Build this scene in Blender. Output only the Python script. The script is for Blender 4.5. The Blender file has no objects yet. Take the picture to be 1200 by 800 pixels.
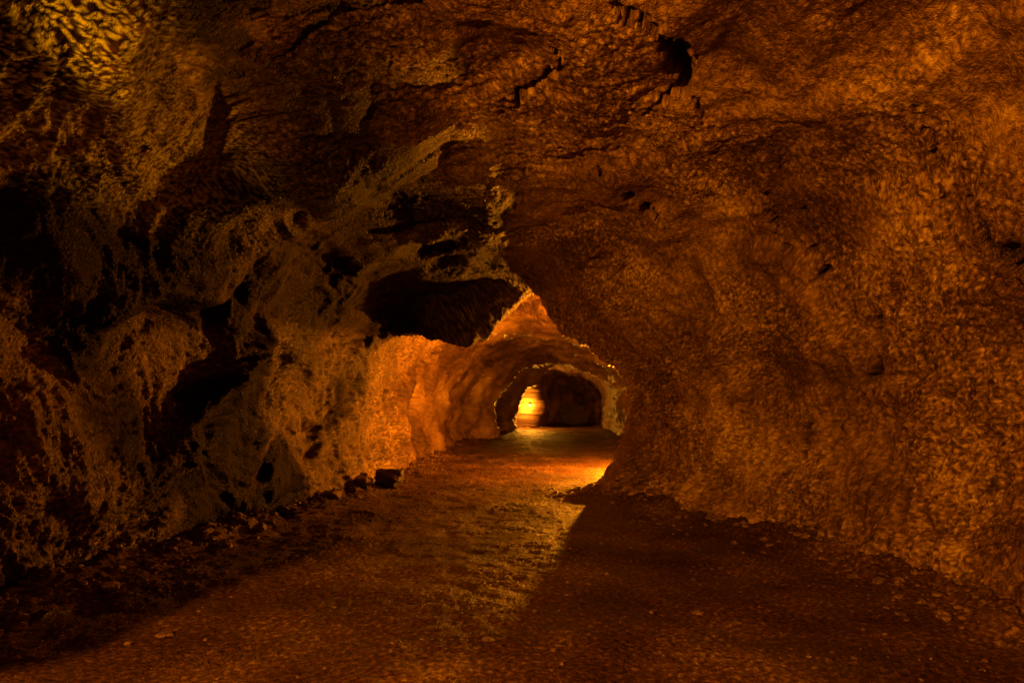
import bpy, math, numpy as np, random, bmesh
from mathutils import Vector
rng=np.random.RandomState(7); random.seed(7)
sc=bpy.context.scene
sc.view_settings.view_transform='Standard'; sc.view_settings.look='None'; sc.view_settings.exposure=0
w=bpy.data.worlds.new("World"); sc.world=w; w.use_nodes=True
nt=w.node_tree; bg=nt.nodes['Background']; sky=nt.nodes.new('ShaderNodeTexSky'); sky.sky_type='NISHITA'; sky.sun_disc=False
sky.sun_elevation=math.radians(1); nt.links.new(sky.outputs[0],bg.inputs[0]); bg.inputs[1].default_value=0.002
# ---------------- noise helpers -------------
perm=rng.permutation(256).astype(np.int32); perm=np.concatenate([perm,perm,perm])
G=rng.normal(size=(256,3)).astype(np.float32); G/=np.linalg.norm(G,axis=1)[:,None]
def hsh(i,j,k): return perm[perm[perm[i&255]+(j&255)]+(k&255)]
def gn(P):
    F=np.floor(P).astype(np.int32); f=(P-F).astype(np.float32); u=f*f*f*(f*(f*6-15)+10)
    r=0
    for a in (0,1):
        wx=u[:,0] if a else 1-u[:,0]
        for b in (0,1):
            wy=u[:,1] if b else 1-u[:,1]
            for c in (0,1):
                wz=u[:,2] if c else 1-u[:,2]
                g=G[hsh(F[:,0]+a,F[:,1]+b,F[:,2]+c)]
                r=r+wx*wy*wz*((f[:,0]-a)*g[:,0]+(f[:,1]-b)*g[:,1]+(f[:,2]-c)*g[:,2])
    return r*1.5
def fbm(P,o,g=.5,ridge=False):
    r=0;a=1
    for i in range(o):
        n=gn(P*(2.03**i)+i*17.3)
        if ridge: n=1-2*np.abs(n)
        r=r+a*n; a*=g
    return r
R3=rng.rand(256,3).astype(np.float32)
def worley(P):
    F=np.floor(P).astype(np.int32); f=(P-F).astype(np.float32); d=np.full(len(P),9.,np.float32)
    for a in (-1,0,1):
        for b in (-1,0,1):
            for c in (-1,0,1):
                p=R3[hsh(F[:,0]+a,F[:,1]+b,F[:,2]+c)]
                q=(p[:,0]+a-f[:,0])**2+(p[:,1]+b-f[:,1])**2+(p[:,2]+c-f[:,2])**2
                np.minimum(d,q,out=d)
    return np.sqrt(d)
def sstep(a,b,x):
    t=np.clip((x-a)/(b-a),0,1); return t*t*(3-2*t)
S=[
(-8.0,[(-1.2,-.4),(-1.3,0),(-1.5,.7),(-1.5,1.3),(-1.2,1.8),(-.9,2.2),(-.4,2.5),(0,2.6),(.4,2.5),(.9,2.2),(1.4,1.7),(1.5,.9),(1.3,0),(1.2,-.4)]),
(-6.5,[(-3.2,-.4),(-3.3,0),(-3.5,.7),(-3.5,1.5),(-3.1,2.3),(-2.5,3.0),(-1.3,3.6),(0,3.8),(1.3,3.7),(2.6,3.1),(3.4,2.2),(3.5,1.0),(3.2,0),(3.2,-.4)]),
(-1.5,[(-3.7,-.4),(-3.7,0),(-3.9,.7),(-4.1,1.5),(-4.1,2.5),(-3.4,3.7),(-1.7,4.3),(0,4.4),(1.6,4.2),(3.0,3.6),(4.0,2.4),(4.1,1.1),(3.7,0),(3.7,-.4)]),
(1.0,[(-3.5,-.4),(-3.4,0),(-3.2,.7),(-3.0,1.5),(-2.8,2.4),(-3.1,3.4),(-1.7,4.3),(0,4.4),(1.6,4.2),(3.0,3.6),(4.0,2.4),(4.1,1.1),(3.7,0),(3.7,-.4)]),  # off-camera left buttress, shaped to throw shadow on the wall beyond
(3.0,[(-3.8,-.4),(-3.8,0),(-3.95,.7),(-3.9,1.5),(-3.7,2.4),(-3.1,3.5),(-1.6,4.2),(0,4.4),(1.6,4.2),(3.0,3.6),(4.0,2.4),(4.1,1.1),(3.7,0),(3.7,-.4)]),
(4.5,[(-3.8,-.4),(-3.75,0),(-3.9,.7),(-3.9,1.5),(-3.6,2.4),(-2.9,3.3),(-1.5,4.0),(0,4.25),(1.5,4.05),(2.8,3.5),(3.7,2.3),(3.8,1.1),(3.45,0),(3.45,-.4)]),
(7.0,[(-3.3,-.4),(-3.2,0),(-3.3,.7),(-3.3,1.5),(-3.1,2.2),(-2.6,2.9),(-1.4,3.5),(0,3.7),(1.2,3.6),(2.3,3.1),(3.0,2.2),(3.2,1.1),(3.05,0),(3.05,-.4)]),
(9.0,[(-3.1,-.4),(-3.0,0),(-3.0,.7),(-2.9,1.5),(-2.8,2.1),(-2.3,2.75),(-1.2,3.2),(-.1,3.35),(.9,3.15),(1.6,2.7),(2.2,2.0),(2.35,1.1),(2.1,0),(2.1,-.4)]),
(10.2,[(-2.8,-.4),(-2.7,0),(-2.65,.7),(-2.55,1.5),(-2.4,2.2),(-1.95,2.8),(-.95,3.12),(.15,3.2),(.8,2.8),(1.35,2.3),(1.9,1.8),(1.9,.9),(1.35,0),(1.25,-.4)]),
(10.7,[(-2.6,-.4),(-2.5,0),(-2.45,.7),(-2.35,1.5),(-2.15,2.2),(-1.7,2.46),(-.65,2.33),(.32,3.12),(.72,2.65),(1.2,2.22),(1.77,1.7),(1.76,.8),(1.2,0),(1.1,-.4)]),
(11.3,[(-2.5,-.4),(-2.4,0),(-2.4,.7),(-2.3,1.5),(-2.15,2.25),(-1.7,2.8),(-.7,2.95),(.3,3.4),(.9,3.1),(1.6,2.5),(2.1,1.9),(2.1,.9),(1.6,0),(1.6,-.4)]),
(12.5,[(-2.4,-.4),(-2.35,0),(-2.45,.7),(-2.4,1.5),(-2.2,2.3),(-1.7,3.0),(-.7,3.4),(.3,3.6),(1.3,3.4),(2.3,2.9),(3.0,2.0),(3.0,1),(2.7,0),(2.7,-.4)]),
(14.5,[(-2.3,-.4),(-2.2,0),(-2.3,.7),(-2.3,1.5),(-2.1,2.3),(-1.5,3.0),(-.5,3.45),(.5,3.6),(1.6,3.4),(2.7,2.9),(3.4,2.0),(3.5,1),(3.3,0),(3.3,-.4)]),
(18.0,[(-1.95,-.4),(-1.9,0),(-2.0,.7),(-2.0,1.5),(-1.7,2.2),(-1.1,2.8),(-.1,3.2),(.9,3.35),(1.9,3.2),(2.8,2.8),(3.5,2.0),(3.7,1),(3.5,0),(3.5,-.4)]),
(22.5,[(-1.5,-.4),(-1.45,0),(-1.6,.7),(-1.5,1.5),(-1.3,2.1),(-.7,2.7),(.2,3.05),(1.2,3.15),(2.1,3.0),(3.0,2.6),(3.8,1.9),(3.9,1),(3.7,0),(3.7,-.4)]),
(24.5,[(-.6,-.4),(-.5,0),(-.6,.7),(-.5,1.3),(-.2,1.85),(.2,2.3),(.8,2.65),(1.4,2.78),(2.1,2.7),(2.8,2.4),(3.4,1.9),(3.8,1),(3.8,0),(3.8,-.4)]),
(27.0,[(-1.0,-.4),(-1.0,0),(-1.1,.7),(-1.1,1.5),(-.8,2.2),(-.2,2.8),(.6,3.1),(1.5,3.2),(2.5,3.1),(3.5,2.7),(4.1,2.0),(4.2,1),(4.1,0),(4.1,-.4)]),
(30.0,[(.3,-.4),(.2,0),(.15,.6),(.25,1.2),(.6,1.75),(1.1,2.1),(1.5,2.6),(1.9,2.9),(2.6,2.9),(3.5,2.6),(4.1,2.0),(4.2,1),(4.1,0),(4.1,-.4)]),
(31.0,[(-.6,-.4),(-.6,0),(-.6,.7),(-.5,1.3),(-.2,1.9),(.1,2.4),(.8,2.8),(1.6,3.),(2.5,2.9),(3.5,2.6),(4.2,2.0),(4.3,1),(4.2,0),(4.2,-.4)]),
(32.4,[(-.3,-.4),(-.3,0),(-.3,.6),(-.2,1.2),(.0,1.8),(.3,2.3),(1.,2.7),(1.7,2.9),(2.6,2.8),(3.6,2.5),(4.4,2.0),(4.5,1),(4.4,0),(4.4,-.4)]),
(33.2,[(1.1,-.4),(1.2,0),(1.4,.5),(1.65,1.1),(1.35,1.8),(1.1,2.3),(1.3,2.7),(1.9,2.9),(2.8,2.8),(3.7,2.5),(4.5,2.0),(4.7,1),(4.6,0),(4.6,-.4)]),
(36.5,[(2.0,-.4),(2.0,0),(2.1,.5),(2.1,1.1),(2.0,1.6),(2.1,2.0),(2.3,2.3),(2.7,2.5),(3.2,2.4),(3.9,2.2),(4.6,1.7),(4.8,1),(4.7,0),(4.7,-.4)]),
(38.0,[(2.7,-.4),(2.7,0),(2.7,.3),(2.7,.6),(2.8,.8),(3.0,1.0),(3.2,1.1),(3.4,1.2),(3.6,1.1),(3.9,1.0),(4.1,.8),(4.2,.5),(4.2,0),(4.2,-.4)]),
]
sy=np.array([s[0] for s in S]); sp=np.array([s[1] for s in S],float)
def hermite(t,X,Yv):
    d=np.diff(Yv,axis=0)/np.diff(X).reshape((-1,)+(1,)*(Yv.ndim-1))
    m=np.zeros_like(Yv); m[1:-1]=np.where(d[1:]*d[:-1]>0, 2*d[1:]*d[:-1]/(d[1:]+d[:-1]+1e-12),0); m[0]=d[0]; m[-1]=d[-1]
    i=np.clip(np.searchsorted(X,t)-1,0,len(X)-2); h=(X[i+1]-X[i]); s=(t-X[i])/h
    sh=(-1,)+(1,)*(Yv.ndim-1); s=s.reshape(sh); h=h.reshape(sh)
    return (2*s**3-3*s**2+1)*Yv[i]+(s**3-2*s**2+s)*h*m[i]+(-2*s**3+3*s**2)*Yv[i+1]+(s**3-s**2)*h*m[i+1]
ys=[-8.0]
while ys[-1]<38:
    y=ys[-1]
    ys.append(y+(.08 if y<2.2 else .0125 if y<4.3 else .0029*y if y<12 else .0038*y if y<25 else .0050*y))
ys=np.array(ys); ys[-1]=38.0
NC=1100
prof=hermite(ys,sy,sp)
tt=np.linspace(0,13,NC)
def cr(P,t):
    n=P.shape[1]; i=np.clip(np.floor(t).astype(int),0,n-2); f=(t-i)[None,:,None]
    a=P[:,np.clip(i-1,0,n-1)];b=P[:,i];c=P[:,i+1];d=P[:,np.clip(i+2,0,n-1)]
    return .5*(2*b+(c-a)*f+(2*a-5*b+4*c-d)*f*f+(3*b-a-3*c+d)*f**3)
XZ=cr(prof,tt)
NR=len(ys)
V=np.zeros((NR,NC,3)); V[:,:,0]=XZ[:,:,0]; V[:,:,2]=XZ[:,:,1]; V[:,:,1]=ys[:,None]
du=np.gradient(V,axis=1); dv=np.gradient(V,axis=0); N=np.cross(du,dv); N/=np.linalg.norm(N,axis=2)[:,:,None]+1e-9
if (N[NR//2,NC//2,2])>0: N=-N
base=V.copy()
P=V.reshape(-1,3)
Wp=np.stack([gn(P*1.1+5),gn(P*1.1+31),gn(P*1.1+77)],1)
Q=P+Wp*.35
Yf=P[:,1]; Zf=P[:,2]
left=sstep(.3,-1.5,P[:,0])
ceil=sstep(2.6,3.4,Zf)
ampL=(.19+.06*left)-.12*np.exp(-((Yf-10.7)/1.6)**2)
d=ampL*fbm(Q*.75,2)
d+=(.06+.06*left)*(1-.4*ceil)*(np.abs(fbm(Q*np.array([1.5,1.0,2.2])+9,3))-.3)
pk=fbm(Q*np.array([.9,.65,.9])+40,2)
d-=left*.22*sstep(.30,.8,pk)*sstep(.3,.9,Zf)*sstep(12,10,Yf)
zone=left*sstep(12,10,Yf)*sstep(4.,6.,Yf)
soft=1-.55*zone
Sx=Q.copy(); Sx[:,1]=Q[:,1]+.55*Q[:,2]
rb=fbm(Sx*np.array([1.,4.0,.8])+60,3,ridge=True)
d+=(.035+.01*left)*rb*soft*(1-.45*ceil)
Dr=P+Wp*.3
dmask=.3+.7*sstep(-.3,.4,fbm(P*.6+610,2))
dr_=fbm(Dr*np.array([2.,5.5,.8])+160,3,ridge=True)
d+=.026*dr_*sstep(2.9,1.2,Zf)*(1-.3*zone)*dmask
pl=fbm(Q*1.3+300,3); st=np.floor(pl*4)/4; fr=pl*4-np.floor(pl*4)
d+=.055*(1-.8*ceil)*(1-.6*left)*(st+.25*sstep(.75,1.0,fr)-pl*.6)
d+=.042*fbm(Q*3.6+3,3)*(1-.6*zone)*(1-.2*ceil)
d+=.05*fbm(P*1.9+400,3)*sstep(20,23,Yf)
Ps=P.copy(); Ps[:,1]=P[:,1]+.5*P[:,2]; Ps=Ps*np.array([1,1.15,.75])
w1=worley(Ps*7+Wp*1.5+4); w2=worley(Ps*20+Wp*2+11); w3=gn(P*38)
patch=sstep(-.45,.45,fbm(P*.8+100,3))
rough=.25+.78*patch
far=sstep(20,11,Yf)
ceilf=1-.25*ceil
d+=rough*ceilf*((.018-.012*left)*(.55-w1)+(.3+.7*far)*.024*(1-.3*zone)*(.55-w2)+far*.021*(1-.15*zone)*w3)
CAM=np.array([0,0,1.5])
V2=base+N*d.reshape(NR,NC)[:,:,None]
pit=math.radians(4.65)
def px2dir(px,py):
    x=(px-600)/800; z=(400-py)/800; f=np.array([0,math.cos(pit),math.sin(pit)]); u=np.array([0,-math.sin(pit),math.cos(pit)])
    v=np.array([x,0,0])+f+z*u; return v/np.linalg.norm(v)
sub=V2[::4,::4].reshape(-1,3); rel=sub-CAM; dist=np.linalg.norm(rel,axis=1); reln=rel/dist[:,None]
okm=(sub[:,1]>2)&(sub[:,1]<11)
def hit(px,py):
    c=reln@px2dir(px,py); c[~okm]=-1
    idx=np.argsort(-c)[:6]; return sub[idx[np.argmin(dist[idx])]]
cr_def=[
 ([(722,-8),(745,18),(775,45),(798,80),(805,112),(828,158)],.05,.3),
 ([(796,65),(803,90),(806,118)],.10,.3),
 ([(800,108),(775,135),(742,150)],.04,.2),
 ([(590,138),(615,112),(650,98),(655,70)],.045,.22),
 ([(700,205),(730,235),(765,262),(795,292)],.05,.22),
 ([(938,252),(948,300),(965,368)],.042,.24),
 ([(884,218),(905,262),(925,300)],.035,.18),
 ([(905,560),(935,525),(948,480)],.05,.22),
 ([(1060,130),(1085,190),(1110,260)],.03,.16),
 ([(1010,350),(1020,410),(1000,470)],.045,.18),
 ([(1125,250),(1150,290),(1195,310)],.08,.2),
]
PV=V2.reshape(-1,3); add=np.zeros(len(PV)); wob=np.stack([gn(PV*5+3),gn(PV*5+23),gn(PV*5+53)],1)*.11+np.stack([gn(PV*16+3),gn(PV*16+23),gn(PV*16+53)],1)*.05
PW=PV+wob
wid=1+.6*gn(PV*4+700)
for pts,wd,dp in cr_def:
    A=np.array([hit(*p) for p in pts]); lo=A.min(0)-.4; hi=A.max(0)+.4
    m=np.where(((PW>lo)&(PW<hi)).all(1))[0]; q=PW[m]; best=np.full(len(m),9.)
    L=len(A)-1
    for i in range(L):
        a=A[i];b=A[i+1];ab=b-a; t=np.clip(((q-a)@ab)/(ab@ab+1e-9),0,1)
        dd=np.linalg.norm(q-(a+t[:,None]*ab),axis=1)
        g=(i+t)/L; taper=.3+.7*np.sin(np.pi*np.clip(g,.05,.95))
        best=np.minimum(best,dd/taper)
    add[m]=np.maximum(add[m],dp*np.exp(-(best/(wd*wid[m]))**4))
V2=V2-N*add.reshape(NR,NC)[:,:,None]

def grid_mesh(name,V,col=None,alpha=None):
    NR,NC=V.shape[:2]
    me=bpy.data.meshes.new(name); me.vertices.add(NR*NC); me.vertices.foreach_set('co',V.reshape(-1).astype(np.float32))
    a=(np.arange(NR-1)[:,None]*NC+np.arange(NC-1)[None,:]).reshape(-1)
    q=np.stack([a,a+NC,a+NC+1,a+1],1)
    nf=len(q); me.loops.add(nf*4); me.loops.foreach_set('vertex_index',q.reshape(-1).astype(np.int32))
    me.polygons.add(nf); me.polygons.foreach_set('loop_start',np.arange(0,nf*4,4,dtype=np.int32))
    me.polygons.foreach_set('loop_total',np.full(nf,4,np.int32))
    me.polygons.foreach_set('use_smooth',np.ones(nf,bool))
    me.update(calc_edges=True)
    if col is not None:
        if alpha is None: alpha=np.ones(len(col))
        at=me.color_attributes.new('rock_color','FLOAT_COLOR','POINT'); c4=np.concatenate([col,alpha[:,None]],1).astype(np.float32)
        at.data.foreach_set('color',c4.reshape(-1))
    ob=bpy.data.objects.new(name,me); sc.collection.objects.link(ob); return ob
def colour(t,stops):
    xs=[s[0] for s in stops]; return np.stack([np.interp(t,xs,[s[1][k] for s in stops]) for k in range(3)],1)
grain=gn(P*29+9)+1.0*gn(P*50+5); fg=gn(P*44+25)
big=fbm(Q*.55+270,3)
t=.45+.28*fbm(Q*.9+70,3)+.18*big+.12*fbm(Q*4+170,2)+(.24+.28*patch)*far*grain+.3*far*(.5-w2)  # last term lightens lump tops and darkens pits: relief shading in the colour
stk=sstep(1.0,1.5,dr_)*sstep(1.9,.9,Zf)*(1-left)*dmask
t=t+.18*stk*far
colr=colour(t,[(0,(.022,.010,.007)),(.3,(.07,.033,.021)),(.5,(.17,.095,.052)),(.75,(.36,.23,.115)),(1.05,(.68,.51,.24))])
lip_shade=np.exp(-(((P[:,0]+1.1)/1.6)**2+((Yf-9.8)/1.3)**2)**2)*sstep(1.9,2.4,Zf)  # shadow on the overhang's front, painted into the rock colour
ceil_shade=.86*sstep(.6,-.4,P[:,0])*sstep(2.0,2.6,Zf)*sstep(5.,7.5,Yf)*sstep(11.2,10.5,Yf)  # painted shade on the left ceiling in front of the overhang
left_shade=left*sstep(12.,9.5,Yf)*(.50+.42*sstep(-.15,.35,fbm(Q*.6+200,3)))  # shaded left wall painted darker, broken up by noise
shade_mask=np.maximum(np.maximum(lip_shade*.95,ceil_shade),left_shade)
colr*=(1-shade_mask)[:,None]
colr*=(1-.8*sstep(.03,.12,add))[:,None]  # crack insides darkened in colour, standing in for self-shadow
lit_specks=sstep(-1.9,-2.7,P[:,0])*sstep(2.8,3.2,Zf)*sstep(7.0,5.0,Yf)*sstep(-.05,.3,fg+.4*grain)  # lamplight on the upper-left corner, painted as bright yellow-green specks
colr=colr*(1-.85*lit_specks)[:,None]+np.array([.50,.55,.07])*.85*lit_specks[:,None]
specw=np.clip(1-1.25*shade_mask,.08,1)
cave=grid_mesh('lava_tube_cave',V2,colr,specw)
def cap(row,name):
    pts=V2[row]; c=pts.mean(0); vs=[tuple(c)]+[tuple(p) for p in pts]; n=len(vs); fs=[(0,i,i+1) for i in range(1,n-1)]+[(0,n-1,1)]
    me=bpy.data.meshes.new(name); me.from_pydata(vs,[],fs); o=bpy.data.objects.new(name,me); sc.collection.objects.link(o); o.parent=cave; return o
c1=cap(0,'entrance_cap'); c2=cap(-1,'end_cap')  # plain caps added to close both tube ends against the sky
# ---------------- floor -------------
fy=ys.copy(); NFX=720
fx=np.linspace(-5.,5.6,NFX)
FX,FY=np.meshgrid(fx,fy); F=np.stack([FX,FY,np.zeros_like(FX)],2).reshape(-1,3)
lx=np.interp(fy,sy,sp[:,1,0]); rx=np.interp(fy,sy,sp[:,12,0])
dl=(FX-lx[:,None]).reshape(-1); dr=(rx[:,None]-FX).reshape(-1); edge=np.minimum(dl,dr)+.15*gn(F*1.5)
z=.035*fbm(F*.8+2,3)+.012*fbm(F*5,3)
nearw=sstep(.75,-.1,edge)
z+=nearw*(.13+.08*fbm(F*3.1+8,3)+.035*(.6-worley(F*8)))
gmask=.3+.85*sstep(0,.45,fbm(F*.9+55,2))+nearw
wf=worley(F*34+2)
z+=gmask*(.011*sstep(.5,.1,worley(F*15+2))+.010*sstep(.5,.1,wf))+.005*gn(F*45)
z-=.018*sstep(.35,.6,gn(F*np.array([1.6,1.1,1])+90))
tf=.41+.30*fbm(F*1.1+70,3)+.55*gn(F*30+9)+.28*(.5-wf)*gmask
fc=colour(tf,[(0,(.02,.010,.009)),(.4,(.075,.034,.024)),(.65,(.14,.075,.05)),(1.0,(.40,.27,.15))])
F[:,2]=z
damp=.3+.8*sstep(-.1,.45,fbm(F*1.3+500,3))
fc*=(1-.35*sstep(.1,.5,fbm(F*1.3+500,3)))[:,None]
floor=grid_mesh('cave_floor',F.reshape(len(fy),NFX,3),fc,damp)
# ---------------- materials -------------
def rockmat(name,col,bs,rough,spec,bump,dist=.02):
    m=bpy.data.materials.new(name); m.use_nodes=True; t=m.node_tree; n=t.nodes; l=t.links; b=n['Principled BSDF']
    geo=n.new('ShaderNodeTexCoord').outputs['Object']
    b.inputs['Specular IOR Level'].default_value=spec; b.inputs['Specular Tint'].default_value=(1,.72,.5,1)
    if col is None:
        a=n.new('ShaderNodeAttribute'); a.attribute_name='rock_color'; l.new(a.outputs['Color'],b.inputs['Base Color'])
        mu=n.new('ShaderNodeMath'); mu.operation='MULTIPLY'; l.new(a.outputs['Alpha'],mu.inputs[0]); mu.inputs[1].default_value=spec; l.new(mu.outputs[0],b.inputs['Specular IOR Level'])
    else:
        x=n.new('ShaderNodeTexNoise'); x.inputs['Scale'].default_value=30; l.new(geo,x.inputs['Vector'])
        r=n.new('ShaderNodeValToRGB'); l.new(x.outputs[0],r.inputs[0]); r.color_ramp.elements[0].color=(*[c*.5 for c in col],1); r.color_ramp.elements[1].color=(*[c*1.6 for c in col],1)
        r.color_ramp.elements[0].position=.35; r.color_ramp.elements[1].position=.65; l.new(r.outputs[0],b.inputs['Base Color'])
    x=n.new('ShaderNodeTexNoise'); x.inputs['Scale'].default_value=bs; x.inputs['Detail'].default_value=2; x.inputs['Roughness'].default_value=.65; l.new(geo,x.inputs['Vector'])
    bp=n.new('ShaderNodeBump'); bp.inputs['Strength'].default_value=bump; bp.inputs['Distance'].default_value=dist
    l.new(x.outputs['Fac'],bp.inputs['Height']); l.new(bp.outputs[0],b.inputs['Normal'])
    rr=n.new('ShaderNodeMapRange'); l.new(x.outputs['Fac'],rr.inputs[0]); rr.inputs[1].default_value=.35; rr.inputs[2].default_value=.65; rr.inputs[3].default_value=rough[0]; rr.inputs[4].default_value=rough[1]
    l.new(rr.outputs[0],b.inputs['Roughness'])
    return m
rock=rockmat('basalt_wall',None,45,(.3,.6),.6,.9,.03)
dirt=rockmat('damp_cinder',None,60,(.4,.8),.4,.9,.028)
dark=rockmat('dark_basalt',(.03,.022,.018),45,(.3,.6),.5,.8)
stone=rockmat('brown_stone',(.13,.08,.052),45,(.4,.7),.5,.8)
cave.data.materials.append(rock); floor.data.materials.append(dirt)
for o in (c1,c2): o.data.materials.append(dark)
# ---------------- loose rocks -------------
F3=F.reshape(len(fy),NFX,3)
def floor_z(x,y):
    i=np.argmin(abs(fy-y)); j=np.argmin(abs(fx-x)); return float(F3[i,j,2])
def mk_rock(name,x,y,s,seed,mat,sc3=(1,1,.6)):
    bm=bmesh.new(); bmesh.ops.create_icosphere(bm,subdivisions=4,radius=1)
    vs=np.array([v.co[:] for v in bm.verts]); nn=fbm(vs*.9+seed*3.7,4,.5); w_=worley(vs*1.1+seed)
    vs=vs*(1+.35*nn-.35*w_+.2)[:,None]
    r_=np.random.RandomState(seed)
    for k in range(7):
        nrm=r_.normal(size=3); nrm/=np.linalg.norm(nrm); dd=vs@nrm-.62; vs=vs-np.where(dd>0,dd,0)[:,None]*nrm*.85
    vs=vs*np.array(sc3)*s
    for v,c in zip(bm.verts,vs): v.co=c
    me=bpy.data.meshes.new(name); bm.to_mesh(me); bm.free(); me.materials.append(mat)
    o=bpy.data.objects.new(name,me); sc.collection.objects.link(o); o.location=(x,y,floor_z(x,y)-vs[:,2].min()*.55); o.rotation_euler=(0,0,seed); return o
mk_rock('rock',-2.02,11.3,.30,3,dark,(1.1,.9,.6))
mk_rock('rock',-2.35,10.8,.17,5,stone)
mk_rock('rock',-2.55,9.9,.15,15,stone)
mk_rock('rock',-2.8,8.6,.13,16,dark)
mk_rock('rock',-2.75,7.6,.09,17,stone)
mk_rock('rock',-3.05,5.3,.08,8,stone,(1.3,1,.5))
mk_rock('rock',-3.15,4.7,.06,9,dark,(1,1,.6))
mk_rock('rock',-2.2,4.45,.045,10,stone,(1.3,1,.4))
mk_rock('rock',-.15,4.3,.04,11,stone,(1.3,1,.4))
mk_rock('rock',1.3,4.9,.04,12,stone,(1.3,1,.4))
mk_rock('rock',2.9,4.7,.055,18,stone,(1.1,1,.6))
mk_rock('rock',2.0,8.3,.05,14,stone)
vsA=[];fsA=[]
bm=bmesh.new(); bmesh.ops.create_icosphere(bm,subdivisions=1,radius=1); iv=np.array([v.co[:] for v in bm.verts]); iff=[[v.index for v in f.verts] for f in bm.faces]; bm.free()
r_=np.random.RandomState(4)
for k in range(3200):
    y=3+ r_.rand()**1.5*14; i=np.argmin(abs(fy-y)); a,b=lx[i],rx[i]
    if r_.rand()<.65:
        e=abs(r_.normal())*.3; x=a+e if r_.rand()<.6 else b-e; s=.008+.038*r_.rand()**4
    else: x=a+(b-a)*r_.rand(); s=.005+.016*r_.rand()**3
    q=iv*(1+.35*r_.normal(size=(len(iv),1)).clip(-1,1))*s*np.array([1.2,1,.6]); o=len(vsA)
    q=q+np.array([x,y,floor_z(x,y)+s*.2]); vsA+= [tuple(p) for p in q]; fsA+=[[j+o for j in f] for f in iff]
me=bpy.data.meshes.new('gravel'); me.from_pydata(vsA,[],fsA); me.materials.append(stone); g=bpy.data.objects.new('gravel',me); sc.collection.objects.link(g)
# ---------------- lamps -------------
def pm(name,col,r=.5,met=0,em=None,es=0):
    m=bpy.data.materials.new(name); m.use_nodes=True; b=m.node_tree.nodes['Principled BSDF']; b.inputs['Base Color'].default_value=(*col,1); b.inputs['Roughness'].default_value=r; b.inputs['Metallic'].default_value=met
    if em: b.inputs['Emission Color'].default_value=(*em,1); b.inputs['Emission Strength'].default_value=es; m.cycles.emission_sampling='NONE'
    return m
housing=pm('lamp_housing',(.05,.05,.05),.5,.6); glow=pm('lamp_glass',(.8,.5,.2),.3,0,(1,.5,.1),12)
def lamp(loc,power,col=(1,.33,.02),rad=.05):
    loc=Vector(loc)
    e=bpy.data.objects.new('cave_lamp',None); sc.collection.objects.link(e); e.location=loc
    bm=bmesh.new(); bmesh.ops.create_uvsphere(bm,u_segments=20,v_segments=12,radius=.045); me=bpy.data.meshes.new('bulb'); bm.to_mesh(me); bm.free(); me.materials.append(glow)
    b=bpy.data.objects.new('bulb',me); sc.collection.objects.link(b); b.parent=e; b.location=(0,0,.02)
    bm=bmesh.new(); bmesh.ops.create_cone(bm,cap_ends=True,segments=20,radius1=.07,radius2=.04,depth=.1); bmesh.ops.bevel(bm,geom=bm.edges[:],offset=.006,segments=2)
    me=bpy.data.meshes.new('housing'); bm.to_mesh(me); bm.free(); me.materials.append(housing)
    h=bpy.data.objects.new('housing',me); sc.collection.objects.link(h); h.parent=e; h.location=(0,0,.11)
    ld=bpy.data.lights.new('lamp_light','POINT'); ld.energy=power; ld.color=col; ld.shadow_soft_size=rad
    lo=bpy.data.objects.new('lamp_light',ld); sc.collection.objects.link(lo); lo.parent=e; lo.location=(0,0,-.1)
    return e
lamp((2.45,14.0,1.0),2600,(1,.29,.008))
lamp((-3.1,-1.0,2.85),2500,(1,.295,.007))
lamp((.85,32.35,1.1),420,(1,.36,.02))
cd=bpy.data.cameras.new('Camera'); cd.lens=24; cd.sensor_width=36; cd.clip_end=200; cd.clip_start=.05
co=bpy.data.objects.new('Camera',cd); sc.collection.objects.link(co); co.location=CAM; co.rotation_euler=(math.radians(90)+pit,0,0); sc.camera=co
